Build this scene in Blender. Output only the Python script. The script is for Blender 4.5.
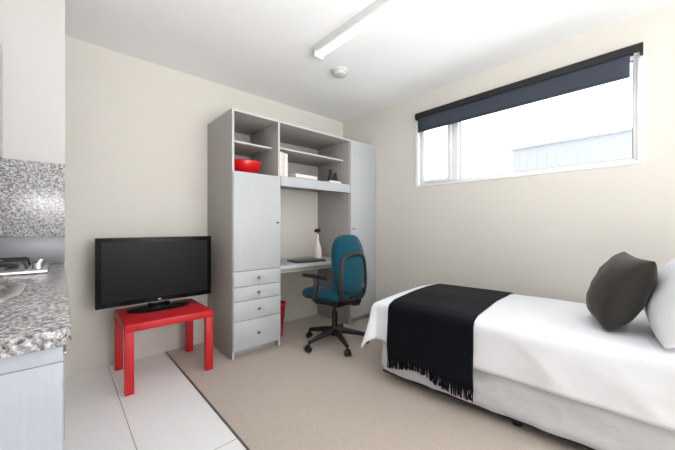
import bpy, bmesh, math, random
from mathutils import Vector, Matrix, noise

for o in list(bpy.data.objects):
    bpy.data.objects.remove(o)
S = bpy.context.scene
COL = S.collection
PI = math.pi

# ------------------------------------------------------------ camera
YAW = 0.832
H = 2.45                # ceiling height
EYE = 1.08
cam_d = bpy.data.cameras.new('camera')
cam = bpy.data.objects.new('camera', cam_d)
COL.objects.link(cam)
cam.location = (0, 0, EYE)
cam.rotation_euler = (PI/2, 0, YAW - PI/2)
cam_d.sensor_width = 36
cam_d.lens = 304.3/675*36
cam_d.shift_y = 1.5/675
cam_d.clip_start = 0.02
S.camera = cam

# ------------------------------------------------------------ world, lights, exposure
w = bpy.data.worlds.new('world')
S.world = w
w.use_nodes = True
wn = w.node_tree.nodes
bg = wn['Background']
bg.inputs[0].default_value = (0.97, 0.985, 1.0, 1)
bg.inputs[1].default_value = 3.6

def area(name, loc, rot, sx, sy, power, col=(1, 1, 1), portal=False):
    d = bpy.data.lights.new(name, 'AREA')
    d.shape = 'RECTANGLE'; d.size = sx; d.size_y = sy; d.energy = power; d.color = col
    o = bpy.data.objects.new(name, d); COL.objects.link(o)
    o.location = loc; o.rotation_euler = rot
    if portal:
        d.cycles.is_portal = True
    return o
XW, YD = 2.766, 2.93     # window wall, desk wall
YR, XL = -2.4, -0.57    # rear wall (behind the camera), kitchen side wall
# daylight entering by the high window
area('window_portal', (XW+0.15, 0.965, 1.865), (0, PI/2, 0), 0.80, 1.75, 1, portal=True)
# added fill lamp in the made-up window opening behind the camera
area('rear_fill_light', (1.7, YR-0.03, 1.20), (PI/2, 0, 0), 1.7, 2.0, 24, (0.98, 0.985, 1.0))
# added fill lamp out of view, aimed up to brighten ceiling and room
area('bounce_fill_light', (0.55, -0.35, 1.25), (PI-.42, 0, 0), 0.8, 0.8, 44, (0.97, 0.985, 1.0))

vs = S.view_settings
vs.view_transform = 'Standard'
vs.look = 'None'
vs.gamma = 1
vs.use_curve_mapping = False
vs.exposure = 0.21
S.display_settings.display_device = 'sRGB'

# ------------------------------------------------------------ material helpers
def lin(c):
    return tuple(((v/255)/12.92 if v/255 <= .04045 else ((v/255+.055)/1.055)**2.4) for v in c)

def mat(name, rgb, rough=.6, spec=.5, metal=0, noise_amt=0, noise_scale=20, bump=0, bump_scale=100,
        stretch=(1, 1, 1), sheen=0, coat=0, emit=0):
    m = bpy.data.materials.new(name); m.use_nodes = True
    nt = m.node_tree; n = nt.nodes; L = nt.links
    b = n['Principled BSDF']
    c = lin(rgb)
    b.inputs['Roughness'].default_value = rough
    b.inputs['Specular IOR Level'].default_value = spec
    b.inputs['Metallic'].default_value = metal
    b.inputs['Sheen Weight'].default_value = sheen
    b.inputs['Coat Weight'].default_value = coat
    b.inputs['Base Color'].default_value = (*c, 1)
    tc = n.new('ShaderNodeTexCoord'); mp = n.new('ShaderNodeMapping')
    mp.inputs['Scale'].default_value = stretch
    L.new(tc.outputs['Object'], mp.inputs['Vector'])
    if noise_amt:
        t = n.new('ShaderNodeTexNoise'); t.inputs['Scale'].default_value = noise_scale
        t.inputs['Detail'].default_value = 4
        L.new(mp.outputs[0], t.inputs['Vector'])
        r = n.new('ShaderNodeValToRGB')
        r.color_ramp.elements[0].position = .3; r.color_ramp.elements[1].position = .7
        r.color_ramp.elements[0].color = (*[v*(1-noise_amt) for v in c], 1)
        r.color_ramp.elements[1].color = (*[min(1, v*(1+noise_amt)) for v in c], 1)
        L.new(t.outputs['Fac'], r.inputs[0]); L.new(r.outputs[0], b.inputs['Base Color'])
    if bump:
        t = n.new('ShaderNodeTexNoise'); t.inputs['Scale'].default_value = bump_scale
        t.inputs['Detail'].default_value = 3
        L.new(mp.outputs[0], t.inputs['Vector'])
        bp = n.new('ShaderNodeBump'); bp.inputs['Strength'].default_value = bump
        bp.inputs['Distance'].default_value = .004
        L.new(t.outputs['Fac'], bp.inputs['Height']); L.new(bp.outputs[0], b.inputs['Normal'])
    if emit:
        b.inputs['Emission Color'].default_value = (*c, 1)
        b.inputs['Emission Strength'].default_value = emit
    return m

def granite():
    m = bpy.data.materials.new('speckled_granite'); m.use_nodes = True
    nt = m.node_tree; n = nt.nodes; L = nt.links; b = n['Principled BSDF']
    b.inputs['Roughness'].default_value = .26
    tc = n.new('ShaderNodeTexCoord')
    v = n.new('ShaderNodeTexVoronoi'); v.inputs['Scale'].default_value = 150
    t = n.new('ShaderNodeTexNoise'); t.inputs['Scale'].default_value = 110; t.inputs['Detail'].default_value = 5
    t.inputs['Roughness'].default_value = .7
    t2 = n.new('ShaderNodeTexNoise'); t2.inputs['Scale'].default_value = 9; t2.inputs['Detail'].default_value = 3
    for q in (v, t, t2): L.new(tc.outputs['Object'], q.inputs['Vector'])
    sep = n.new('ShaderNodeSeparateColor'); L.new(v.outputs['Color'], sep.inputs[0])
    r = n.new('ShaderNodeValToRGB'); r.color_ramp.interpolation = 'LINEAR'
    e = r.color_ramp.elements
    e[0].position = 0; e[0].color = (.03, .03, .035, 1)
    e[1].position = 1; e[1].color = (.64, .64, .65, 1)
    for p, c in ((.18, (.10, .10, .105)), (.34, (.18, .175, .18)), (.60, (.34, .33, .335)), (.8, (.50, .50, .50))):
        x = e.new(p); x.color = (*c, 1)
    mx = n.new('ShaderNodeMath'); mx.operation = 'ADD'
    k = n.new('ShaderNodeMath'); k.operation = 'MULTIPLY_ADD'; k.inputs[1].default_value = 2.2; k.inputs[2].default_value = -.85
    L.new(t.outputs['Fac'], k.inputs[0])
    k2 = n.new('ShaderNodeMath'); k2.operation = 'MULTIPLY'; k2.inputs[1].default_value = .42
    L.new(sep.outputs[0], k2.inputs[0])
    L.new(k.outputs[0], mx.inputs[0]); L.new(k2.outputs[0], mx.inputs[1])
    L.new(mx.outputs[0], r.inputs[0])
    mix = n.new('ShaderNodeMix'); mix.data_type = 'RGBA'; mix.blend_type = 'MULTIPLY'
    rr = n.new('ShaderNodeValToRGB'); rr.color_ramp.elements[0].position = .5; rr.color_ramp.elements[1].position = .7
    rr.color_ramp.elements[0].color = (1, 1, 1, 1); rr.color_ramp.elements[1].color = (1, .86, .87, 1)
    L.new(t2.outputs['Fac'], rr.inputs[0])
    mix.inputs[0].default_value = 1
    L.new(r.outputs[0], mix.inputs[6]); L.new(rr.outputs[0], mix.inputs[7])
    L.new(mix.outputs[2], b.inputs['Base Color'])
    return m

def tiles():
    m = bpy.data.materials.new('white_floor_tile'); m.use_nodes = True
    nt = m.node_tree; n = nt.nodes; L = nt.links; b = n['Principled BSDF']
    b.inputs['Roughness'].default_value = .32
    tc = n.new('ShaderNodeTexCoord'); mp = n.new('ShaderNodeMapping')
    mp.inputs['Location'].default_value = (-.2737+.394, -1.49, 0)
    L.new(tc.outputs['Object'], mp.inputs['Vector'])
    br = n.new('ShaderNodeTexBrick'); br.offset = 0; br.squash = 1
    br.inputs['Scale'].default_value = 1
    br.inputs['Brick Width'].default_value = .394; br.inputs['Row Height'].default_value = 2.4
    br.inputs['Mortar Size'].default_value = .0025; br.inputs['Mortar Smooth'].default_value = .2
    br.inputs['Color1'].default_value = (*lin((246, 246, 246)), 1)
    br.inputs['Color2'].default_value = (*lin((243, 243, 243)), 1)
    br.inputs['Mortar'].default_value = (*lin((168, 166, 162)), 1)
    L.new(mp.outputs[0], br.inputs['Vector']); L.new(br.outputs['Color'], b.inputs['Base Color'])
    return m

M = dict(
    wall=mat('warm_wall_paint', (219, 215, 207), .85, .2, bump=.04, bump_scale=260),
    ceil=mat('ceiling_paint', (246, 246, 246), .9, .2, bump=.03, bump_scale=200),
    nib=mat('kitchen_wall_paint', (192, 189, 186), .8, .2, bump=.03, bump_scale=220),
    carpet=mat('beige_carpet', (192, 179, 167), .95, .1, noise_amt=.10, noise_scale=160, bump=.6, bump_scale=420, sheen=.3),
    tile=tiles(), granite=granite(),
    trim=mat('dark_aluminium_trim', (120, 116, 110), .4, .5, metal=.6),
    lam=mat('pale_grey_laminate', (183, 186, 189), .45, .4, noise_amt=.035, noise_scale=12, stretch=(14, 14, .6)),
    lamin=mat('grey_laminate_carcass', (170, 166, 162), .5, .4, noise_amt=.04, noise_scale=10, stretch=(14, 14, .6)),
    lamedge=mat('light_laminate_edge', (196, 195, 193), .45, .4),
    kitchen=mat('pale_blue_grey_laminate', (163, 168, 177), .5, .4, noise_amt=.03, noise_scale=14, stretch=(12, 12, .5)),
    cupboard=mat('white_cupboard_laminate', (196, 195, 193), .4, .4),
    strip=mat('plain_grey_strip', (112, 112, 117), .35, .5),
    knob=mat('brushed_nickel', (150, 148, 146), .3, .5, metal=.9),
    steel=mat('stainless_steel', (205, 204, 202), .22, .5, metal=1),
    red=mat('red_lacquer', (198, 34, 42), .4, .4),
    redgloss=mat('red_glossy_plastic', (205, 14, 22), .25, .5),
    black=mat('black_plastic', (22, 22, 24), .4, .5),
    gloss=mat('glossy_black_bezel', (14, 14, 16), .2, .3),
    screen=mat('dark_screen', (15, 16, 20), .38, .15),
    mark=mat('pale_logo', (200, 200, 200), .4, .4),
    teal=mat('teal_fabric', (0, 68, 85), .9, .2, noise_amt=.08, noise_scale=200, bump=.25, bump_scale=500, sheen=.15),
    plast=mat('charcoal_plastic', (27, 28, 33), .5, .5),
    white=mat('white_cotton', (233, 235, 240), .9, .15, bump=.08, bump_scale=60),
    base=mat('white_base_fabric', (208, 208, 212), .9, .15, bump=.9, bump_scale=30),
    navy=mat('navy_black_knit', (5, 9, 17), .6, .14, noise_amt=.15, noise_scale=300, bump=.3, bump_scale=300),
    olive=mat('dark_olive_fabric', (48, 45, 40), .62, .35, noise_amt=.05, noise_scale=120, bump=.12, bump_scale=200, sheen=.05),
    frame=mat('white_window_frame', (240, 240, 240), .35, .4),
    gasket=mat('grey_gasket', (120, 120, 122), .5, .4),
    blind=mat('slate_blue_blind', (58, 64, 76), .7, .3, bump=.1, bump_scale=400),
    blindtop=mat('dark_blind_cassette', (26, 26, 28), .5, .4),
    paper=mat('white_paper', (228, 226, 222), .7, .3),
    cream=mat('cream_card', (216, 208, 196), .7, .3),
    ceramic=mat('white_ceramic', (232, 222, 216), .25, .5),
    wood=mat('dark_red_brown_stem', (86, 36, 34), .7, .3),
    laptop=mat('dark_grey_laptop', (58, 60, 64), .35, .5, metal=.4),
    tube=mat('lit_diffuser', (255, 253, 248), .5, .2, emit=2.4),
    batten=mat('batten_enamel', (206, 206, 206), .5, .4),
    facade=mat('pale_cladding', (138, 141, 146), .8, .2),
    door=mat('white_door_paint', (228, 226, 222), .5, .3),
)
gm = bpy.data.materials.new('clear_glass'); gm.use_nodes = True
_n = gm.node_tree.nodes; _l = gm.node_tree.links
_n.remove(_n['Principled BSDF'])
_t = _n.new('ShaderNodeBsdfTransparent'); _g = _n.new('ShaderNodeBsdfGlossy'); _g.inputs['Roughness'].default_value = .02
_t.inputs[0].default_value = (.97, .98, .98, 1)
_m = _n.new('ShaderNodeMixShader'); _m.inputs[0].default_value = .05
_l.new(_t.outputs[0], _m.inputs[1]); _l.new(_g.outputs[0], _m.inputs[2])
_l.new(_m.outputs[0], _n['Material Output'].inputs['Surface'])
M['glass'] = gm

# ------------------------------------------------------------ geometry helpers
class MB:
    def __init__(s): s.bm = bmesh.new()
    def box(s, x0, x1, y0, y1, z0, z1, bev=0, seg=2):
        t = bmesh.new()
        bmesh.ops.create_cube(t, size=1)
        for v in t.verts:
            v.co = Vector(((x0+x1)/2+v.co.x*(x1-x0), (y0+y1)/2+v.co.y*(y1-y0), (z0+z1)/2+v.co.z*(z1-z0)))
        if bev:
            bmesh.ops.bevel(t, geom=t.edges[:]+t.verts[:], offset=bev, segments=seg, profile=.5, affect='EDGES')
        return s.merge(t)
    def merge(s, t, mx=None):
        if mx is not None: bmesh.ops.transform(t, matrix=mx, verts=t.verts)
        me = bpy.data.meshes.new('tmp'); t.to_mesh(me); t.free()
        s.bm.from_mesh(me); bpy.data.meshes.remove(me)
        return s
    def cyl(s, p0, p1, r0, r1=None, seg=20, caps=True):
        p0 = Vector(p0); p1 = Vector(p1); r1 = r0 if r1 is None else r1
        d = p1-p0; t = bmesh.new()
        bmesh.ops.create_cone(t, cap_ends=caps, segments=seg, radius1=r0, radius2=r1, depth=d.length)
        mx = Matrix.Translation((p0+p1)/2) @ d.to_track_quat('Z', 'Y').to_matrix().to_4x4()
        return s.merge(t, mx)
    def lathe(s, prof, c=(0, 0, 0), seg=28):
        t = s.bm; rings = []
        for r, z in prof:
            rings.append([t.verts.new((c[0]+max(r, 1e-4)*math.cos(2*PI*k/seg), c[1]+max(r, 1e-4)*math.sin(2*PI*k/seg), c[2]+z)) for k in range(seg)])
        for a, b in zip(rings, rings[1:]):
            for k in range(seg):
                t.faces.new((a[k], a[(k+1) % seg], b[(k+1) % seg], b[k]))
        return s
    def tube(s, pts, r, seg=10, rad=None, closed=False):
        pts = [Vector(p) for p in pts]; t = s.bm; rings = []; n = len(pts)
        up = None
        for i, p in enumerate(pts):
            if closed: d = pts[(i+1) % n]-pts[i-1]
            else: d = pts[min(i+1, n-1)]-pts[max(i-1, 0)]
            d.normalize()
            if up is None:
                up = d.orthogonal().normalized()
            else:
                up = (up-d*up.dot(d)).normalized()
            sd = d.cross(up); rr = rad[i] if rad else r
            ru, rs = (rr, rr) if not isinstance(rr, tuple) else rr
            rings.append([t.verts.new(p+up*ru*math.cos(2*PI*k/seg)+sd*rs*math.sin(2*PI*k/seg)) for k in range(seg)])
        prs = list(zip(rings, rings[1:])) + ([(rings[-1], rings[0])] if closed else [])
        for a, b in prs:
            for k in range(seg):
                t.faces.new((a[k], a[(k+1) % seg], b[(k+1) % seg], b[k]))
        if not closed:
            t.faces.new(rings[0][::-1]); t.faces.new(rings[-1])
        return s
    def prism(s, poly, axis, a0, a1, bev=0):
        # poly in the two other axes, extruded along axis
        t = bmesh.new()
        def P(u, v, a):
            return {'x': (a, u, v), 'y': (u, a, v), 'z': (u, v, a)}[axis]
        A = [t.verts.new(P(u, v, a0)) for u, v in poly]; B = [t.verts.new(P(u, v, a1)) for u, v in poly]
        t.faces.new(A[::-1]); t.faces.new(B)
        for i in range(len(poly)):
            j = (i+1) % len(poly); t.faces.new((A[i], A[j], B[j], B[i]))
        bmesh.ops.recalc_face_normals(t, faces=t.faces)
        if bev: bmesh.ops.bevel(t, geom=t.edges[:], offset=bev, segments=2, profile=.5, affect='EDGES')
        return s.merge(t)
    def grid(s, f, nu, nv):
        t = s.bm
        V = [[t.verts.new(f(i/nu, j/nv)) for j in range(nv+1)] for i in range(nu+1)]
        for i in range(nu):
            for j in range(nv):
                t.faces.new((V[i][j], V[i+1][j], V[i+1][j+1], V[i][j+1]))
        return s
    def build(s, name, m, parent=None, smooth=False, sub=0, solid=0, loc=None):
        bmesh.ops.recalc_face_normals(s.bm, faces=s.bm.faces)
        me = bpy.data.meshes.new(name); s.bm.to_mesh(me); s.bm.free()
        me.materials.append(M[m])
        if smooth:
            for p in me.polygons: p.use_smooth = True
            if smooth != 'all':
                try: me.set_sharp_from_angle(angle=math.radians(40))
                except Exception: pass
        o = bpy.data.objects.new(name, me); COL.objects.link(o)
        if parent is not None: o.parent = parent
        if loc: o.location = loc
        if solid:
            q = o.modifiers.new('solid', 'SOLIDIFY'); q.thickness = solid; q.offset = -1
        if sub:
            q = o.modifiers.new('sub', 'SUBSURF'); q.levels = sub; q.render_levels = sub
        return o

def tag(o, label, cat, group=None, kind=None):
    o['label'] = label; o['category'] = cat
    if group: o['group'] = group
    if kind: o['kind'] = kind
    return o
def thing(name, label, cat, loc=(0, 0, 0), rz=0, group=None):
    o = bpy.data.objects.new(name, None); COL.objects.link(o)
    o.location = loc; o.rotation_euler = (0, 0, rz); o.empty_display_size = .1
    return tag(o, label, cat, group)
def struct(o, label=None, cat=None):
    o['kind'] = 'structure'
    if label: o['label'] = label
    if cat: o['category'] = cat
    return o
def bx(name, m, dims, parent=None, bev=0, **k):
    return MB().box(*dims, bev=bev).build(name, m, parent, smooth=bool(bev), **k)

# ------------------------------------------------------------ the room
struct(bx('floor', 'tile', (XL, .668, YR, YD, -.1, 0)), 'large white floor tiles with thin grey joints in front of kitchen', 'floor')
struct(bx('floor', 'carpet', (.676, XW, YR, YD, -.1, .003)), 'beige loop carpet between the desk, bed and tiles', 'carpet')
struct(bx('trim_1', 'trim', (.667, .677, YR, YD, -.1, .005)), 'thin dark metal strip where white tiles meet carpet', 'threshold strip')
struct(bx('ceiling', 'ceil', (XL-.2, XW+.2, YR-.2, YD+.2, H, H+.15)), 'flat white painted ceiling', 'ceiling')
struct(bx('wall_back', 'wall', (XL-.2, XW+.2, YD, YD+.2, -.1, H)), 'cream wall behind television and desk unit', 'wall')
struct(bx('wall_left', 'wall', (XL-.2, XL, YR-.2, YD, -.1, H)), 'cream side wall behind kitchen counter', 'wall')
# window wall with its opening
WY0, WY1, WZ0, WZ1 = .118, 1.815, 1.486, 2.243
b = MB()
b.box(XW, XW+.2, YR-.2, WY0, -.1, H); b.box(XW, XW+.2, WY1, YD, -.1, H)
b.box(XW, XW+.2, WY0, WY1, -.1, WZ0); b.box(XW, XW+.2, WY0, WY1, WZ1, H)
struct(b.build('wall_right', 'wall'), 'cream wall with high window above the bed', 'wall')
# rear wall, opened for an added window that lets in fill light
b = MB(); rx0, rx1, rz0, rz1 = .8, 2.6, .15, 2.25
b.box(XL, rx0, YR-.2, YR, -.1, H); b.box(rx1, XW, YR-.2, YR, -.1, H)
b.box(rx0, rx1, YR-.2, YR, -.1, rz0); b.box(rx0, rx1, YR-.2, YR, rz1, H)
struct(b.build('wall_rear', 'wall'), 'cream wall at the head of the bed', 'wall')
# nib wall closing the kitchen
struct(bx('wall_kitchen', 'nib', (XL, .018, 2.07, 2.19, 0, H)), 'short white wall at the far end of kitchen counter', 'wall')
b = MB(); b.box(rx0, rx1, YR-.16, YR-.11, rz0, rz0+.05); b.box(rx0, rx1, YR-.16, YR-.11, rz1-.05, rz1)
b.box(rx0, rx0+.05, YR-.16, YR-.11, rz0+.05, rz1-.05); b.box(rx1-.05, rx1, YR-.16, YR-.11, rz0+.05, rz1-.05)
struct(b.build('added_rear_window', 'frame'), 'unseen white framed window added behind the viewer for fill light', 'window')  # unseen window, added to carry the rear fill lamp

# window_1
win = struct(thing('window_1', 'high horizontal white framed window with small left and wide right pane', 'window', (XW, .9665, WZ0)))
def W(b): return b
def wbox(name, m, x0, x1, y0, y1, z0, z1, parent=win, bev=.003):
    return bx(name, m, (x0-XW, x1-XW, y0-.9665, y1-.9665, z0-WZ0, z1-WZ0), parent, bev)
def ring(name, m, x0, x1, y0, y1, z0, z1, wy0, wy1, wz0, wz1, parent=win, bev=.003):
    b = MB(); o = lambda a, b_, c, d, e, f: b.box(a-XW, b_-XW, c-.9665, d-.9665, e-WZ0, f-WZ0, bev=bev)
    o(x0, x1, y0, y0+wy0, z0, z1); o(x0, x1, y1-wy1, y1, z0, z1)
    o(x0, x1, y0+wy0, y1-wy1, z0, z0+wz0); o(x0, x1, y0+wy0, y1-wy1, z1-wz1, z1)
    return b.build(name, m, parent, smooth=True)
# casing lying on the wall face and lining of the opening
ring('casing', 'frame', XW-.008, XW+.045, WY0, WY1, WZ0, WZ1, .030, .035, .022, .03)
ring('frame', 'frame', XW+.045, XW+.10, WY0+.001, WY1-.001, WZ0+.001, WZ1-.001, .052, .05, .045, .05)
MY = 1.40
wbox('mullion', 'frame', XW+.04, XW+.10, MY-.030, MY+.035, WZ0+.046, WZ1-.051)
sash = ring('sash', 'frame', XW+.030, XW+.085, MY+.036, WY1-.052, WZ0+.047, WZ1-.052, .040, .030, .028, .03)
fx = ring('glazing_bead', 'gasket', XW+.066, XW+.084, WY0+.054, MY-.031, WZ0+.047, WZ1-.052, .005, .005, .005, .005, bev=0)
wbox('pane', 'glass', XW+.070, XW+.074, MY+.075, WY1-.083, WZ0+.074, WZ1-.081, bev=0)
wbox('pane', 'glass', XW+.074, XW+.078, WY0+.060, MY-.037, WZ0+.053, WZ1-.058, bev=0)
wbox('window_catch', 'frame', XW+.018, XW+.030, MY+.040, MY+.065, 1.80, 1.90)

# exterior building seen through the glass
ext = thing('building', 'pale ribbed building outside the high window', 'building', (14, 3.2, 0))
MB().box(-.5, .5, -14.5, 1.1, -3, 4.15).build('wall', 'facade', ext)
b = MB()
for k in range(50): b.box(-.508, -.5, -14.3+k*.31, -14.15+k*.31, -3, 4.10)
b.build('cladding', 'facade', ext)
bx('parapet', 'facade', (-.6, .6, -14.6, 1.2, 4.15, 4.22), ext)

# roller blind
bl = thing('roller_blind', 'dark slate roller blind half hiding top of the window', 'blind', (XW, .965, 2.236))
MB().cyl((-.036, -.80, -.032), (-.036, .80, -.032), .021).build('roller', 'blindtop', bl, smooth=True)
MB().prism([(-.008, .004), (-.064, .004), (-.070, -.004), (-.070, -.050), (-.066, -.054), (-.062, -.050), (-.062, -.004), (-.008, -.002)], 'y', -.845, .812).build('cassette', 'blindtop', bl)
def clothf(u, v):
    y = -.785+u*1.57; z = -.030-v*.155
    return (-.0585+.002*math.sin(v*3), y, z)
MB().grid(clothf, 30, 6).build('blind_cloth', 'blind', bl, smooth='all', solid=.002)
MB().box(-.063, -.054, -.785, .785, -.197, -.183, bev=.003).build('bottom_rail', 'blind', bl, smooth=True)
for y in (-.845, .797): MB().box(-.062, -.012, y, y+.015, -.062, .004, bev=.003).build('bracket', 'blindtop', bl, smooth=True)

# ------------------------------------------------------------ ceiling fittings
lt = thing('ceiling_light', 'long white fluorescent batten light fixed to the ceiling', 'light', (1.475, 1.18, H))
MB().prism([(-.062, 0), (.045, 0), (.040, -.034), (-.042, -.034)], 'y', -.66, .66).build('housing', 'batten', lt)
def dif(u, v):
    a = PI*u; return (.012+.030*math.cos(a)*-1, -.645+1.29*v, -.0345-.030*math.sin(a))
MB().tube([(.008, -.648+1.296*i/20, -.050) for i in range(21)], .0, seg=16, rad=[(.0125, .016)]*21).build('diffuser', 'tube', lt, smooth=True)
for y in (-.662, .648): MB().box(-.045, .045, y, y+.014, -.072, -.004, bev=.004).build('end_cap', 'batten', lt, smooth=True)
sd = thing('smoke_detector', 'small round white smoke detector on the ceiling', 'smoke detector', (1.82, 1.965, H))
sd.scale = (1.2, 1.2, 1)
MB().lathe([(0, 0), (.062, 0), (.062, -.012), (.058, -.02), (0, -.02)]).build('mounting_plate', 'batten', sd, smooth=True)
MB().lathe([(0, -.02), (.052, -.02), (.052, -.028), (.045, -.043), (.022, -.05), (0, -.05)]).build('cover', 'batten', sd, smooth=True)

# ------------------------------------------------------------ kitchen
kc = thing('kitchen_cabinet', 'pale grey kitchen base cabinet under the granite counter', 'cabinet', (-.28, 1.4, 0))
def kb(name, m, x0, x1, y0, y1, z0, z1, parent=kc, bev=.0015): return bx(name, m, (x0+.28, x1+.28, y0-1.4, y1-1.4, z0, z1), parent, bev)
kb('body', 'kitchen', -.565, -.02, .752, 2.066, .10, .70, bev=0)
kb('kick', 'kitchen', -.565, -.07, .752, 2.066, 0, .10, bev=0)
kb('end_panel', 'kitchen', -.565, .004, .735, .751, 0, .838)
kb('end_rail', 'kitchen', -.565, .004, .733, .751, .839, .866)
for i in range(3):
    y0 = .754+i*.438
    d = kb('door', 'kitchen', -.019, .001, y0, y0+.434, .105, .84)
    kb('handle', 'knob', .002, .010, y0+.16, y0+.28, .79, .80, parent=d)
b = MB(); hx0, hx1, hy0, hy1 = -.49, -.11, 1.07, 1.41
b.prism([(hx1, .72), (-.015, .72), (.006, .727), (.0155, .745), (.0155, 2.068), (hx1, 2.068)], 'z', .8685, .898, bev=.003)
b.box(XL+.002, hx0, .72, 2.068, .8685, .898); b.box(hx0, hx1+.003, .72, hy0, .8685, .898); b.box(hx0, hx1+.003, hy1, 2.068, .8685, .898)
tag(b.build('worktop', 'granite', smooth=True), 'grey speckled granite kitchen counter slab with steel sink and cooktop on it', 'worktop')
# splashback on the nib wall
sp = thing('splashback', 'grey speckled granite splashback on short kitchen wall', 'splashback', (-.28, 2.06, .9))
bx('granite_panel', 'granite', (-.288, .297, -.008, .009, .132, .492), sp, .001)
bx('grey_strip', 'strip', (-.288, .297, -.006, .009, .0, .1315), sp, .001)
# overhead cabinet
oc = thing('overhead_cabinet', 'white wall cupboard high above the kitchen counter', 'cabinet', (-.38, 1.35, 1.395))
bx('body', 'cupboard', (-.188, .165, -.65, .718, 0, .498), oc)
for i in range(3):
    y0 = -.65+i*.457
    d = bx('door', 'cupboard', (.166, .184, y0, y0+.453, -.004, .498), oc, .001)
    bx('handle', 'knob', (.1845, .192, y0+.2, y0+.26, .03, .04), d, .001)
# cooktop
ck = thing('cooktop', 'stainless steel gas cooktop with black trivets beside granite splashback', 'cooktop', (-.29, 1.83, .898))
MB().box(-.245, .255, -.195, .17, .0, .014, bev=.005).build('tray', 'steel', ck, smooth=True)
for bx_, by in ((-.10, -.01), (.11, -.01)):
    MB().lathe([(0, .014), (.055, .014), (.055, .022), (.04, .03), (0, .03)], (bx_, by, 0)).build('burner', 'black', ck, smooth=True)
    b = MB()
    for a in range(4):
        c, s_ = math.cos(a*PI/2+PI/4), math.sin(a*PI/2+PI/4)
        b.tube([(bx_+c*.02, by+s_*.02, .046), (bx_+c*.10, by+s_*.10, .046), (bx_+c*.115, by+s_*.115, .0145)], .0045, seg=6)
    b.tube([(bx_+.085*math.cos(t*PI/12), by+.085*math.sin(t*PI/12), .046) for t in range(24)], .004, seg=6, closed=True)
    b.build('trivet', 'black', ck, smooth=True)
for y in (-.10, .0, .10):
    MB().cyl((.222, y, .014), (.222, y, .034), .017, .014).build('control_knob', 'steel', ck, smooth=True)
# sink: steel inset bowl with a broad rim
sk = thing('kitchen_sink', 'oval stainless steel sink set in the near end of granite counter', 'sink', (-.30, 1.24, .898))
def ov(r, z, n=40, ax=.225, ay=.205):
    return [(ax*r*abs(math.cos(t))**.5*math.copysign(1, math.cos(t)), ay*r*abs(math.sin(t))**.5*math.copysign(1, math.sin(t)), z) for t in [2*PI*k/n for k in range(n)]]
def ovl(levels, name, m, par):
    b = MB(); R = [[b.bm.verts.new(p) for p in ov(r, z)] for r, z in levels]
    for A, B in zip(R, R[1:]):
        for k in range(40): b.bm.faces.new((A[k], A[(k+1) % 40], B[(k+1) % 40], B[k]))
    return b.build(name, m, par, smooth='all')
ovl([(1.0, .0005), (1.0, .004), (.98, .007), (.86, .007), (.83, .003), (.815, -.01), (.79, -.12), (.74, -.145), (.2, -.150), (.02, -.150)], 'bowl', 'steel', sk)
MB().lathe([(0, .004), (.03, .004), (.035, .0015)], (0, 0, -.150)).build('drain', 'knob', sk, smooth=True)
MB().tube([(-.20, .0, .008), (-.20, 0, .05)], .018, seg=14).build('tap_base', 'steel', sk, smooth=True)
MB().tube([(-.20, 0, .05), (-.20, 0, .14), (-.17, 0, .17), (-.13, 0, .175), (-.09, 0, .16), (-.08, 0, .13)], .010, seg=12).build('spout', 'steel', sk, smooth=True)

# ------------------------------------------------------------ red table and television
FT, FC = 0.0, .003     # tile top, carpet top
tt = thing('side_table', 'square red lacquered low table holding the television', 'table', (.578, 2.587, 0))
MB().box(-.275, .275, -.255, .255, .400, .450, bev=.003).build('tabletop', 'red', tt, smooth=True)
for sx in (-1, 1):
    for sy in (-1, 1):
        x = sx*.250; y = sy*.230; z0 = .0035 if sx > 0 else 0
        MB().box(x-.025, x+.025, y-.025, y+.025, z0, .400, bev=.002).build('leg', 'red', tt, smooth=True)
tv = thing('television', 'black flat screen television standing on red table', 'television', (.573, 2.70, .45))
MB().box(-.395, .395, -.012, .050, .048, .548, bev=.006).build('casing', 'gloss', tv, smooth=True)
MB().prism([(-.36, .085), (.36, .085), (.36, .515), (-.36, .515)], 'y', -.0135, -.0115).build('screen', 'screen', tv)
MB().box(-.25, .25, .05, .085, .13, .46, bev=.02).build('rear_housing', 'black', tv, smooth=True)
b = MB()
b.lathe([(0, 0), (1, 0), (1, .006), (.93, .011), (.3, .016), (0, .016)], seg=40)
bmesh.ops.scale(b.bm, vec=(.215, .12, 1), verts=b.bm.verts)
bmesh.ops.translate(b.bm, vec=(0, -.01, 0), verts=b.bm.verts)
b.build('stand_base', 'gloss', tv, smooth=True)
MB().box(-.075, .075, .005, .040, .014, .07, bev=.006).build('stand_neck', 'gloss', tv, smooth=True)
MB().box(-.010, .010, -.0145, -.0118, .062, .072, bev=.002).build('logo', 'mark', tv, smooth=True)
MB().prism([(-.30, .052), (.30, .052), (.27, .047), (-.27, .047)], 'y', -.010, .02).build('speaker_bar', 'knob', tv)

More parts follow.
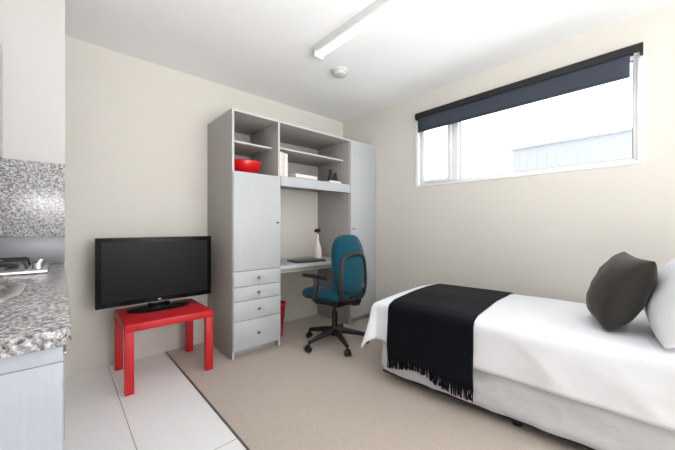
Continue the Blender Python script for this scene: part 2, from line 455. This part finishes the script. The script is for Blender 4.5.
# ------------------------------------------------------------ desk unit
YF = 2.366
X0, X1, X2, X3 = 1.019, 1.462, 2.338, 2.763
YB = YD-.002; ZT = 2.034; T = .018
def knob(parent, x, z, y, r=.010):
    b = MB(); b.cyl((x, y, z), (x, y-.012, z), .005, seg=12); b.cyl((x, y-.012, z), (x, y-.024, z), r*.85, r, seg=16)
    return b.build('knob', 'knob', parent, smooth=True)
def cabinet(name, label, x0, x1, open_top, drawers, knob_side):
    cx = (x0+x1)/2
    r = thing(name, label, 'wardrobe', (cx, (YF+YB)/2, 0)); oy = (YF+YB)/2
    def P(n, m, a0, a1, c0, c1, e0, e1, par=r, bev=.0012): return bx(n, m, (a0-cx, a1-cx, c0-oy, c1-oy, e0, e1), par, bev)
    z0 = FC+.0005
    P('side_panel', 'lamin', x0, x0+T, YF+.003, YB, z0, ZT)
    P('side_panel', 'lamin', x1-T, x1, YF+.003, YB, z0, ZT)
    b = MB()
    for q in (x0, x1-T): b.box(q-cx, q+T-cx, YF-oy, YF+.003-oy, z0, ZT)
    b.box(x0+T-cx, x1-T-cx, YF-oy, YF+.003-oy, ZT-T, ZT)
    b.build('edge_strip', 'lamedge', r)
    P('top_panel', 'lamin', x0+T, x1-T, YF+.003, YB, ZT-T, ZT)
    P('back_panel', 'lamin', x0+T, x1-T, YB-.008, YB, .10, ZT-T)
    P('bottom_panel', 'lamin', x0+T, x1-T, YF+.022, YB-.008, .066, .084)
    P('kick_board', 'lam', x0+T, x1-T, YF+.060, YF+.075, z0, .066)
    dt = ZT-T-.003
    if open_top:
        P('floor_panel', 'lamin', x0+T, x1-T, YF+.022, YB-.008, 1.510, 1.528)
        s = P('shelf', 'lamin', x0+T+.001, x1-T-.001, YF+.112, YB-.008, 1.793, 1.809)
        P('edge_strip', 'lamedge', x0+T+.001, x1-T-.001, YF+.109, YF+.112, 1.793, 1.809, s, 0)
        dt = 1.527
    db = .716 if drawers else .070
    d = P('door', 'lam', x0+T*.25, x1-T*.25 if open_top else x1-.002, YF-.018, YF-.001, db, dt)
    kx = x1-.040 if knob_side > 0 else x0+.035
    knob(d, kx-cx, 1.115 if open_top else 1.055, YF-.018-oy)
    if drawers:
        for a, c in ((.588, .712), (.470, .584), (.309, .466), (.070, .305)):
            d = P('drawer', 'lam', x0+T*.25, x1-T*.25, YF-.018, YF-.001, a, c)
            knob(d, 0, (a+c)/2, YF-.018-oy, .012)
    return r
YF += .009
cabinet('wardrobe', 'tall pale grey cabinet with open shelves, door and four drawers beside television', X0, X1, True, True, 1)
cabinet('wardrobe', 'tall pale grey wardrobe with one narrow door in the corner behind office chair', X2, X3, False, False, -1)
# bridging shelves over the desk
cx = (X1+X2)/2; oy = (YF+YB)/2
sh = thing('shelf_unit', 'pale grey open shelves bridging two tall cabinets above the desk', 'shelves', (cx, oy, 1.44))
def SP(n, m, a0, a1, c0, c1, e0, e1, par=sh, bev=.001): return bx(n, m, (a0-cx, a1-cx, c0-oy, c1-oy, e0-1.44, e1-1.44), par, bev)
e = .0015
SP('top_panel', 'lamin', X1+e, X2-e, YF+.003, YB, ZT-T, ZT)
SP('edge_strip', 'lamedge', X1+e, X2-e, YF-.001, YF+.003, ZT-T, ZT, bev=0)
SP('back_panel', 'lamin', X1+e, X2-e, YB-.008, YB, 1.50, ZT-T)
s_ = SP('shelf', 'lamin', X1+e, X2-e, YF+.100, YB-.008, 1.808, 1.824)
SP('edge_strip', 'lamedge', X1+e, X2-e, YF+.097, YF+.100, 1.808, 1.824, s_, 0)
SP('bottom_board', 'lamin', X1+e, X2-e, YF, YB, 1.513, 1.533)
SP('fascia', 'lam', X1+e, X2-e, YF-.018, YF-.001, 1.446, 1.535)
# desk
dk = thing('desk', 'pale grey desktop fixed between the two tall cabinets', 'desk', (cx, oy, .7))
bx('desktop', 'lam', (X1+e-cx, X2-e-cx, YF-oy, YB-oy, -.012, .022), dk, .002)
bx('front_rail', 'lamin', (X1+e-cx, X2-e-cx, YF+.03-oy, YF+.048-oy, -.05, -.0125), dk)
DT = .722

# red bowl
rb = tag(MB().lathe([(0, .004), (.05, .004), (.055, .0), (.062, .0), (.075, .008), (.125, .055), (.145, .118), (.149, .120), (.150, .116), (.130, .060), (.085, .004+.008), (.05, .010), (0, .010)], seg=48).build('bowl', 'redgloss', smooth='all', loc=(1.215, 2.56, 1.5285)),
         'glossy red bowl on lower open shelf of the tall cabinet', 'bowl')
# folders
BZ = 1.5335
fx0 = 1.478
for i, (wd, ht, m, lab) in enumerate(((.036, .236, 'paper', 'white folder standing against left side of shelf above desk'),
                            (.030, .232, 'cream', 'cream folder standing second from left on shelf above desk'),
                            (.034, .226, 'paper', 'white folder leaning at right end of the standing folders'))):
    f = thing('folder', lab, 'folder', (fx0, 2.545, BZ), 0, 'standing folders on the shelf above the desk')
    MB().box(0, .0015, -.12, .10, 0, ht).box(wd-.0035, wd-.002, -.12, .10, 0, ht).box(0, wd-.002, -.1215, -.12, 0, ht).build('cover', m, f)
    MB().box(.003, wd-.005, -.115, .095, .006, ht-.012).build('pages', 'paper', f)
    fx0 += wd
# stack of paper boxes lying flat
f = thing('book', 'white book lying flat on shelf above the desk, topmost of pile', 'book', (1.80, 2.54, BZ+.022), .06, 'books lying flat on the shelf above the desk')
MB().box(-.14, .14, -.11, .085, 0, .003).box(-.14, .14, -.11, .085, .031, .034).box(-.142, -.14, -.11, .085, 0, .034).build('cover', 'paper', f)
MB().box(-.137, .135, -.105, .08, .0035, .0305).build('pages', 'paper', f)
f = thing('book', 'pale book lying flat at the bottom of pile above the desk', 'book', (1.81, 2.53, BZ), 0, 'books lying flat on the shelf above the desk')
MB().box(-.13, .13, -.09, .09, 0, .002).box(-.13, .13, -.09, .09, .0195, .0215).box(-.132, -.13, -.09, .09, 0, .0215).build('cover', 'cream', f)
MB().box(-.127, .125, -.085, .085, .0025, .019).build('pages', 'paper', f)
# white tray with two dark figurines
tag(MB().box(-.085, .085, -.05, .05, 0, .038, bev=.010, seg=3).build('box', 'ceramic', smooth=True, loc=(2.19, 2.48, BZ)), 'small white box near right end of the shelf above desk', 'box')
for i, (x, y, hh, lab) in enumerate(((2.165, 2.49, .13, 'taller dark slim ornament on the white box above desk'), (2.235, 2.49, .10, 'shorter dark ornament on the white box, beside taller one'))):
    tag(MB().lathe([(0, 0), (.026, 0), (.029, .01), (.026, .04), (.018, hh*.62), (.015, hh*.78), (.016, hh*.93), (0, hh)], seg=16).build('ornament', 'black', smooth='all', loc=(x, y, BZ+.0385)), lab, 'ornament', 'dark ornaments on the white box')

# laptop, vase
lp = thing('laptop', 'closed dark grey laptop lying on the desk', 'laptop', (1.87, 2.525, DT), -.12)
MB().box(-.165, .165, -.115, .115, .001, .012, bev=.003).build('keyboard_base', 'laptop', lp, smooth=True)
MB().box(-.165, .165, -.115, .115, .0125, .019, bev=.003).build('lid', 'laptop', lp, smooth=True)
vz = thing('vase', 'white bottle vase holding dark red flower on the desk', 'vase', (2.125, 2.665, DT))
vz.scale = (1.28, 1.28, 1.22)
MB().lathe([(0, .003), (.030, 0), (.036, .004), (.038, .03), (.036, .085), (.026, .125), (.014, .160), (.012, .21), (.014, .222), (.010, .222), (.008, .16), (0, .15)], seg=28).build('bottle', 'ceramic', vz, smooth='all')
b = MB(); b.tube([(0, 0, .15), (0, 0, .225), (-.006, -.004, .255)], .003, seg=6)
b.build('stem', 'wood', vz, smooth=True)
b = MB(); random.seed(3)
for k in range(14):
    a = k*2.4; r = .010+.014*(k/14); z = .248+.020*random.random()
    t = bmesh.new(); bmesh.ops.create_icosphere(t, subdivisions=1, radius=.012)
    b.merge(t, Matrix.Translation((-.006+r*math.cos(a), -.004+r*math.sin(a), z)) @ Matrix.Diagonal((1, .8, .9, 1)))
b.build('flower', 'wood', vz, smooth='all')

# waste bin under the desk
wb = thing('waste_bin', 'red tapered waste bin under desk beside the drawers', 'bin', (1.568, 2.62, FC))
MB().lathe([(0, .004), (.058, .004), (.060, 0), (.063, 0), (.094, .315), (.098, .317), (.098, .325), (.090, .325), (.060, .008), (0, .008)], seg=32).build('body', 'red', wb, smooth='all')
MB().tube([(.0955*math.cos(t*PI/16), .0955*math.sin(t*PI/16), .325) for t in range(32)], .0035, seg=6, closed=True).build('rim', 'red', wb, smooth=True)

# ------------------------------------------------------------ office chair (faces the desk, +y)
ch = thing('office_chair', 'teal fabric office swivel chair with black arms at the desk', 'chair', (1.865, 2.085, FC), .12)
for k in range(5):
    a = math.radians(-69-42.3+72*k+1-7)
    c, s_ = math.cos(a), math.sin(a)
    lg = MB().tube([(c*.03, s_*.03, .125), (c*.10, s_*.10, .118), (c*.20, s_*.20, .098), (c*.285, s_*.285, .080)], .0, seg=10,
                   rad=[(.030, .030), (.027, .028), (.020, .025), (.016, .021)]).build('leg', 'plast', ch, smooth=True)
    px, py = c*.282, s_*.282
    b = MB(); b.cyl((px, py, .055), (px, py, .085), .008, seg=10)
    n = Vector((-s_, c, 0))
    for sg in (-1, 1):
        p = Vector((px+c*.012, py+s_*.012, .0255)); b.cyl(p+n*sg*.006, p+n*sg*.024, .0255, .0235, seg=20)
    b.tube([(px+c*.012-n.x*.02, py+s_*.012-n.y*.02, .05), (px+c*.012, py+s_*.012, .060), (px+c*.012+n.x*.02, py+s_*.012+n.y*.02, .05)], .008, seg=8)
    b.build('caster', 'black', lg, smooth=True)
MB().lathe([(0, .085), (.036, .085), (.042, .10), (.042, .150), (.030, .165), (0, .165)]).build('hub', 'plast', ch, smooth=True)
MB().lathe([(0, .16), (.027, .16), (.027, .30), (.020, .30), (.016, .305), (.016, .40), (0, .40)]).build('gas_column', 'black', ch, smooth=True)
MB().box(-.13, .13, -.15, .13, .375, .430, bev=.015).build('mechanism', 'black', ch, smooth=True)
# seat: waterfall front cushion on a black pan
def rrect(hx, hy, r, n=8):
    P = []
    for cxx, cyy, a0 in ((hx-r, hy-r, 0), (-hx+r, hy-r, PI/2), (-hx+r, -hy+r, PI), (hx-r, -hy+r, 3*PI/2)):
        for i in range(n+1): a = a0+PI/2*i/n; P.append((cxx+r*math.cos(a), cyy+r*math.sin(a)))
    return P
def cushion(name, m, par, hx, hy, r, levels, zf=lambda x, y: 0, cy=0):
    b = MB(); R = []
    for sc, z in levels:
        R.append([b.bm.verts.new((x, y+cy, z+zf(x, y))) for x, y in rrect(hx*1-(1-sc), hy-(1-sc), max(.005, r-(1-sc)*.6))])
    n = len(R[0])
    for A, B in zip(R, R[1:]):
        for k in range(n): b.bm.faces.new((A[k], A[(k+1) % n], B[(k+1) % n], B[k]))
    b.bm.faces.new(R[0][::-1]); b.bm.faces.new(R[-1])
    return b.build(name, m, par, smooth=True)
wf = lambda x, y: -.035*max(0, (y-.08)/.16)**2
cushion('seat', 'teal', ch, .235, .225, .09, [(.97, .452), (.992, .460), (1.0, .48), (.998, .505), (.985, .522), (.95, .530), (.88, .534)], wf, .015)
cushion('seat_pan', 'black', ch, .225, .215, .09, [(.90, .428), (.97, .430), (.995, .445), (.998, .458)], wf, .015)
# backrest: curved cushion and frame, in a tilted local plane
def backpt(x, z, off):
    # x across, z height above floor; off = toward the rear (-y)
    t = (z-.45)/.55
    y = -.215 + .045*t + .05*math.sin(t*PI)*-.6 + .9*x*x - off
    return (x, y, z)
def back_outline(n, hw_b, hw_t, zb, zt, k=0):
    pts = []
    H_ = zt-zb
    for i in range(n):
        a = 2*PI*i/n
        c, s2 = math.cos(a), math.sin(a)
        e_ = .72
        u = math.copysign(abs(c)**e_, c); v = math.copysign(abs(s2)**e_, s2)
        zz = (v+1)/2
        hw = hw_b+(hw_t-hw_b)*zz
        pts.append((u*hw, zb+H_*zz))
    return pts
def back_cushion(name, m, hw_b, hw_t, zb, zt, levels):
    b = MB(); n = 48; R = []
    for sc, off in levels:
        pts = back_outline(n, hw_b, hw_t, zb, zt)
        zc = (zb+zt)/2
        R.append([b.bm.verts.new(backpt(x*sc, zc+(z-zc)*(1-(1-sc)*.5), off)) for x, z in pts])
    for A, B in zip(R, R[1:]):
        for k in range(n): b.bm.faces.new((A[k], A[(k+1) % n], B[(k+1) % n], B[k]))
    for Rr, sg in ((R[0], -1), (R[-1], 1)):
        # fill with inner rings for curvature
        prev = Rr
        for sc in (.7, .4, .12):
            off = levels[0][1] if sg < 0 else levels[-1][1]
            base = levels[0][0] if sg < 0 else levels[-1][0]
            zc = (zb+zt)/2
            cur = [b.bm.verts.new(backpt(x*sc*base, zc+(z-zc)*sc, off)) for x, z in back_outline(n, hw_b, hw_t, zb, zt)]
            for k in range(n): b.bm.faces.new((prev[k], prev[(k+1) % n], cur[(k+1) % n], cur[k]))
            prev = cur
        b.bm.faces.new(prev)
    return b.build(name, m, ch, smooth='all')
back_cushion('backrest', 'teal', .205, .190, .500, 1.005, [(.88, -.065), (.96, -.056), (1.0, -.035), (1.0, .0), (.985, .012), (.95, .018)])
b = MB()
op = [(-.150, .80), (-.168, .74), (-.176, .64), (-.176, .55), (-.165, .485), (-.13, .452), (-.06, .44), (.06, .44), (.13, .452), (.165, .485), (.176, .55), (.176, .64), (.168, .74), (.150, .80), (.11, .826), (.05, .84), (-.05, .84), (-.11, .826)]
b.tube([backpt(x, z, .026) for x, z in op], .0, seg=8, rad=[(.012, .022)]*len(op), closed=True)
b.build('back_frame', 'plast', ch, smooth=True)
MB().tube([(0, -.10, .412), (0, -.20, .41), (0, -.240, .425), (0, -.248, .455)], 0, seg=10, rad=[(.010, .05)]*4).build('back_bracket', 'black', ch, smooth=True)
for sg in (-1, 1):
    x = sg*.262
    ar = MB().tube([(sg*.10, .0, .422), (sg*.22, .0, .422), (x, .0, .450), (x, -.01, .52), (x, -.02, .60), (x, -.01, .635)], 0, seg=10, rad=[(.012, .022)]*6).build('arm_support', 'plast', ch, smooth=True)
    MB().tube([(x, -.15, .634), (x, -.13, .646), (x, -.02, .652), (x, .10, .650), (x*.985, .15, .640)], 0, seg=12, rad=[(.006, .02), (.014, .028), (.015, .029), (.014, .026), (.006, .016)]).build('arm_pad', 'black', ch, smooth=True)

# ------------------------------------------------------------ bed
BA = math.radians(5.5)
BL, BWD = 1.90, .87
BX, BY = 1.664, 1.392
def bedroot(name, label, cat, s=0, w_=0, z=0, **k):
    x = BX+s*math.sin(BA)+w_*math.cos(BA); y = BY-s*math.cos(BA)+w_*math.sin(BA)
    return thing(name, label, cat, (x, y, z), BA, **k)
# bed local: +x across toward window wall, -y toward the head
bed = bedroot('bed', 'single bed base with white fabric cover against the window wall', 'bed')
def basef(u, v):
    # perimeter loft: u round the perimeter, v up
    pr = rrect(BWD/2, BL/2, .05, 6); n = len(pr)
    i = int(round(u*n)) % n; x, y = pr[i]
    z = .075+v*.235
    k = 1-.012*math.exp(-((v)/.12)**2) + .006*math.sin(v*PI)
    nn = noise.noise(Vector((x*7, y*7, z*12)))*.006
    return Vector((BWD/2+x*(k+nn), -BL/2+y*(k+nn*.5), z+ (.010*noise.noise(Vector((x*3, y*3, 5))) if v < .05 else 0)))
def dense_perim(hx, hy, r, step=.02):
    P = rrect(hx, hy, r, 6); out = []
    for i in range(len(P)):
        a = Vector(P[i]); c = Vector(P[(i+1) % len(P)]); n = max(1, int((c-a).length/step))
        for j in range(n): out.append(a.lerp(c, j/n))
    return out
b = MB(); per = dense_perim(BWD/2, BL/2, .05); R = []
for v in [0, .03, .08, .16, .26, .38, .5, .62, .74, .86, .95, 1.0]:
    row = []
    for p in per:
        z = .072+v*.245
        o = -.012*math.exp(-(v/.06)**2) + .010*noise.noise(Vector((p.x*9, p.y*9, z*10))) + .009*noise.noise(Vector((p.x*22, p.y*22, z*34)))
        nrm = Vector((p.x/(BWD/2), p.y/(BL/2))); 
        d = Vector((math.copysign(1, p.x) if abs(abs(p.x)-BWD/2) < .03 else 0, math.copysign(1, p.y) if abs(abs(p.y)-BL/2) < .03 else 0))
        if d.length: d.normalize()
        wz = .012*noise.noise(Vector((p.x*2.5, p.y*2.5, 9)))*(1-v)**3
        row.append(b.bm.verts.new((BWD/2+p.x+d.x*o, -BL/2+p.y+d.y*o, z+wz)))
    R.append(row)
n = len(per)
for A, B in zip(R, R[1:]):
    for k in range(n): b.bm.faces.new((A[k], A[(k+1) % n], B[(k+1) % n], B[k]))
b.bm.faces.new(R[0][::-1]); b.bm.faces.new(R[-1])
b.build('bed_base', 'base', bed, smooth='all')
bx('mattress', 'white', (.008, BWD-.008, -BL+.008, -.008, .318, .525), bed, .04)
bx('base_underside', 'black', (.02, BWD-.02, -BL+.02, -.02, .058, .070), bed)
for fy in (-.16, -.84, -BL+.15):
    for fxx in (.26 if fy > -.5 else .10, BWD-.10):
        b = MB(); b.cyl((fxx, fy, FC+.003), (fxx, fy, .058), .026, .030); b.cyl((fxx, fy, FC+.0002), (fxx, fy, FC+.003), .024)
        b.build('foot', 'black', bed, smooth=True)

# cloth that drapes over the mattress: a = cloth coordinate past the foot edge, c = past the near edge
def drape(a, c, z0, out, fl, rad=.055):
    """a: distance from foot edge toward the head (negative = hangs over foot); c: from near edge to far."""
    da = max(0, -a); dc = max(0, -c); df = max(0, c-BWD)
    top = z0 + .016*math.sin(min(1, max(0, c/BWD))*PI)
    top += .006*noise.noise(Vector((a*4, c*4, 1)))
    x = min(max(c, 0), BWD); y = -max(a, 0)
    r = math.hypot(da, dc+df)
    if r <= 0:
        # round the shoulder
        e1 = min(c, BWD-c, a)
        sh_ = max(0, 1-e1/.06)
        return Vector((x, y, top-.014*sh_**2))
    # arc then hang
    L = rad*PI/2
    if r < L:
        t = r/rad; ho = rad*math.sin(t); dz = rad*(1-math.cos(t))
    else:
        ho = rad; dz = rad+(r-L)
    th = math.atan2(da, dc+df)
    ho = ho*(out+(.72-out)*math.sin(th))
    corner = math.sin(2*th)**2 if (da > 0 and (dc+df) > 0) else 0
    flare = fl*corner*min(1, r/.4)*.09
    nx = -(1 if dc > 0 else -1)*math.cos(th); ny = math.sin(th)
    hang = max(0, dz-.04)
    rip = .016*noise.noise(Vector((a*5, c*5, 3)))*min(1, hang/.1)+.006*noise.noise(Vector((a*14, c*3, 7)))*min(1, hang/.1)
    if df > 0: ho = min(ho, .012); flare *= .2; rip *= .2
    hx = ho+flare+rip
    dz *= (1-.10*corner)
    return Vector((x+nx*hx, y+ny*hx, top-.014-dz))
dv = bedroot('duvet', 'white duvet hanging over the foot and side of the bed', 'duvet')
def duv(u, v):
    a = -.262+u*(.262+BL-.03); c = -.285+v*(.285+BWD+.04)
    hem = .02*max(0, a)/1.9
    if c < 0: c *= 1+hem*4
    p = drape(a, c, .565, .55, 1.0)
    # broad soft creases on the hanging side
    if c < .1 and a > .6:
        for a0, c0, sl in ((.95, -.16, 1.1), (1.22, -.10, .9), (1.30, -.22, 1.4), (1.52, -.14, .8)):
            dd = ((a-a0)*1-(c-c0)*-sl)/math.hypot(1, sl)
            al = ((a-a0)*-sl+(c-c0))/math.hypot(1, sl)
            p.x -= .0045*math.exp(-(dd/.014)**2)*math.exp(-(al/.16)**2)
        p.x -= .010*math.sin((a*9+c*7))*max(0, min(1, (.1-c)/.3))
    return p
MB().grid(duv, 110, 62).build('duvet_cover', 'white', dv, smooth='all', solid=.016)
# throw
th_ = bedroot('throw_blanket', 'black and navy knitted throw with fringe across bed foot', 'throw')
def hem_of(a):
    a -= .03
    # extra length along the near hem, measured from the photograph's wavy lower edge
    t = (a-.02)/.60
    return .402 - .045*math.exp(-((t-.42)/.22)**2) + .02*t
def thr(u, v):
    a = .098+u*.554
    hm = hem_of(a)
    c = -hm+v*(hm+BWD-.015)
    a2 = a + (-.012+.02*u)*max(0, c)/BWD
    p = drape(a2, c, .573, .62, 1)
    if c < 0: p.x -= .004
    return p
MB().grid(thr, 44, 70).build('blanket', 'navy', th_, smooth='all', solid=.005)
b = MB(); random.seed(5)
nf = 105
for i in range(nf):
    u = (i+.5)/nf; p = thr(u, 0); a = u
    l = .052+.014*random.random(); q = Vector((random.uniform(-.004, .004), random.uniform(-.008, .008), 0))
    p.x += .002
    b.tube([p+Vector((0, 0, .006)), p+q*.5-Vector((0, 0, l*.5)), p+q-Vector((random.uniform(-.002, .006), 0, l))], .0024, seg=5, rad=[.0038, .0034, .0036])
fr = b.build('fringe', 'navy', th_, smooth='all')
fr['kind'] = 'stuff'

# pillows
def pillow(name, m, par, W_, H_, T_, pinch=.10, n=26, wr=.004, seed=0, ex=.5, tuck=0):
    b = MB()
    def f(sgn):
        def g(u, v):
            x = 2*u-1; y = 2*v-1
            # denser toward rims
            x = math.sin(x*PI/2); y = math.sin(y*PI/2)
            X = x*(1-pinch*(1-y*y)*abs(x)**3); Y = y*(1-pinch*(1-x*x)*abs(y)**3)
            X *= 1-tuck*max(0, -y)**3; h_ = max(0, (1-x**2))**ex*max(0, (1-y**2))**ex
            d = wr*noise.noise(Vector((x*3+seed, y*3, sgn)))*h_*3 + wr*noise.noise(Vector((x*8+seed, y*8, sgn*2)))*h_
            return (X*W_/2, sgn*(T_/2*h_)+d, Y*H_/2)
        return g
    b.grid(f(1), n, n); b.grid(f(-1), n, n)
    bmesh.ops.remove_doubles(b.bm, verts=b.bm.verts, dist=.0004)
    return b.build(name, m, par, smooth='all')
PZ = .579
pw = thing('pillow', 'white bed pillow propped upright behind dark cushion', 'pillow', (2.11, -.045, PZ))
o = pillow('pillow_case', 'white', pw, .68, .41, .22, .04, seed=4, ex=.42, tuck=.12)
o.rotation_euler = (math.radians(24), 0, math.radians(4)); o.location = (0, 0, .195)
cu = thing('cushion', 'dark olive square cushion leaning on the white pillow', 'cushion', (2.07, .182, PZ))
o = pillow('cushion_cover', 'olive', cu, .40, .375, .19, .06, seed=9, wr=.003, ex=.42, tuck=.34)
o.rotation_euler = (math.radians(23), math.radians(-2), math.radians(18)); o.location = (0, 0, .185)
# headboard at the head end of the bed
MB().box(-.0, BWD, -BL-.03, -BL-.002, .10, .95, bev=.008).build('headboard', 'lam', bed, smooth=True)
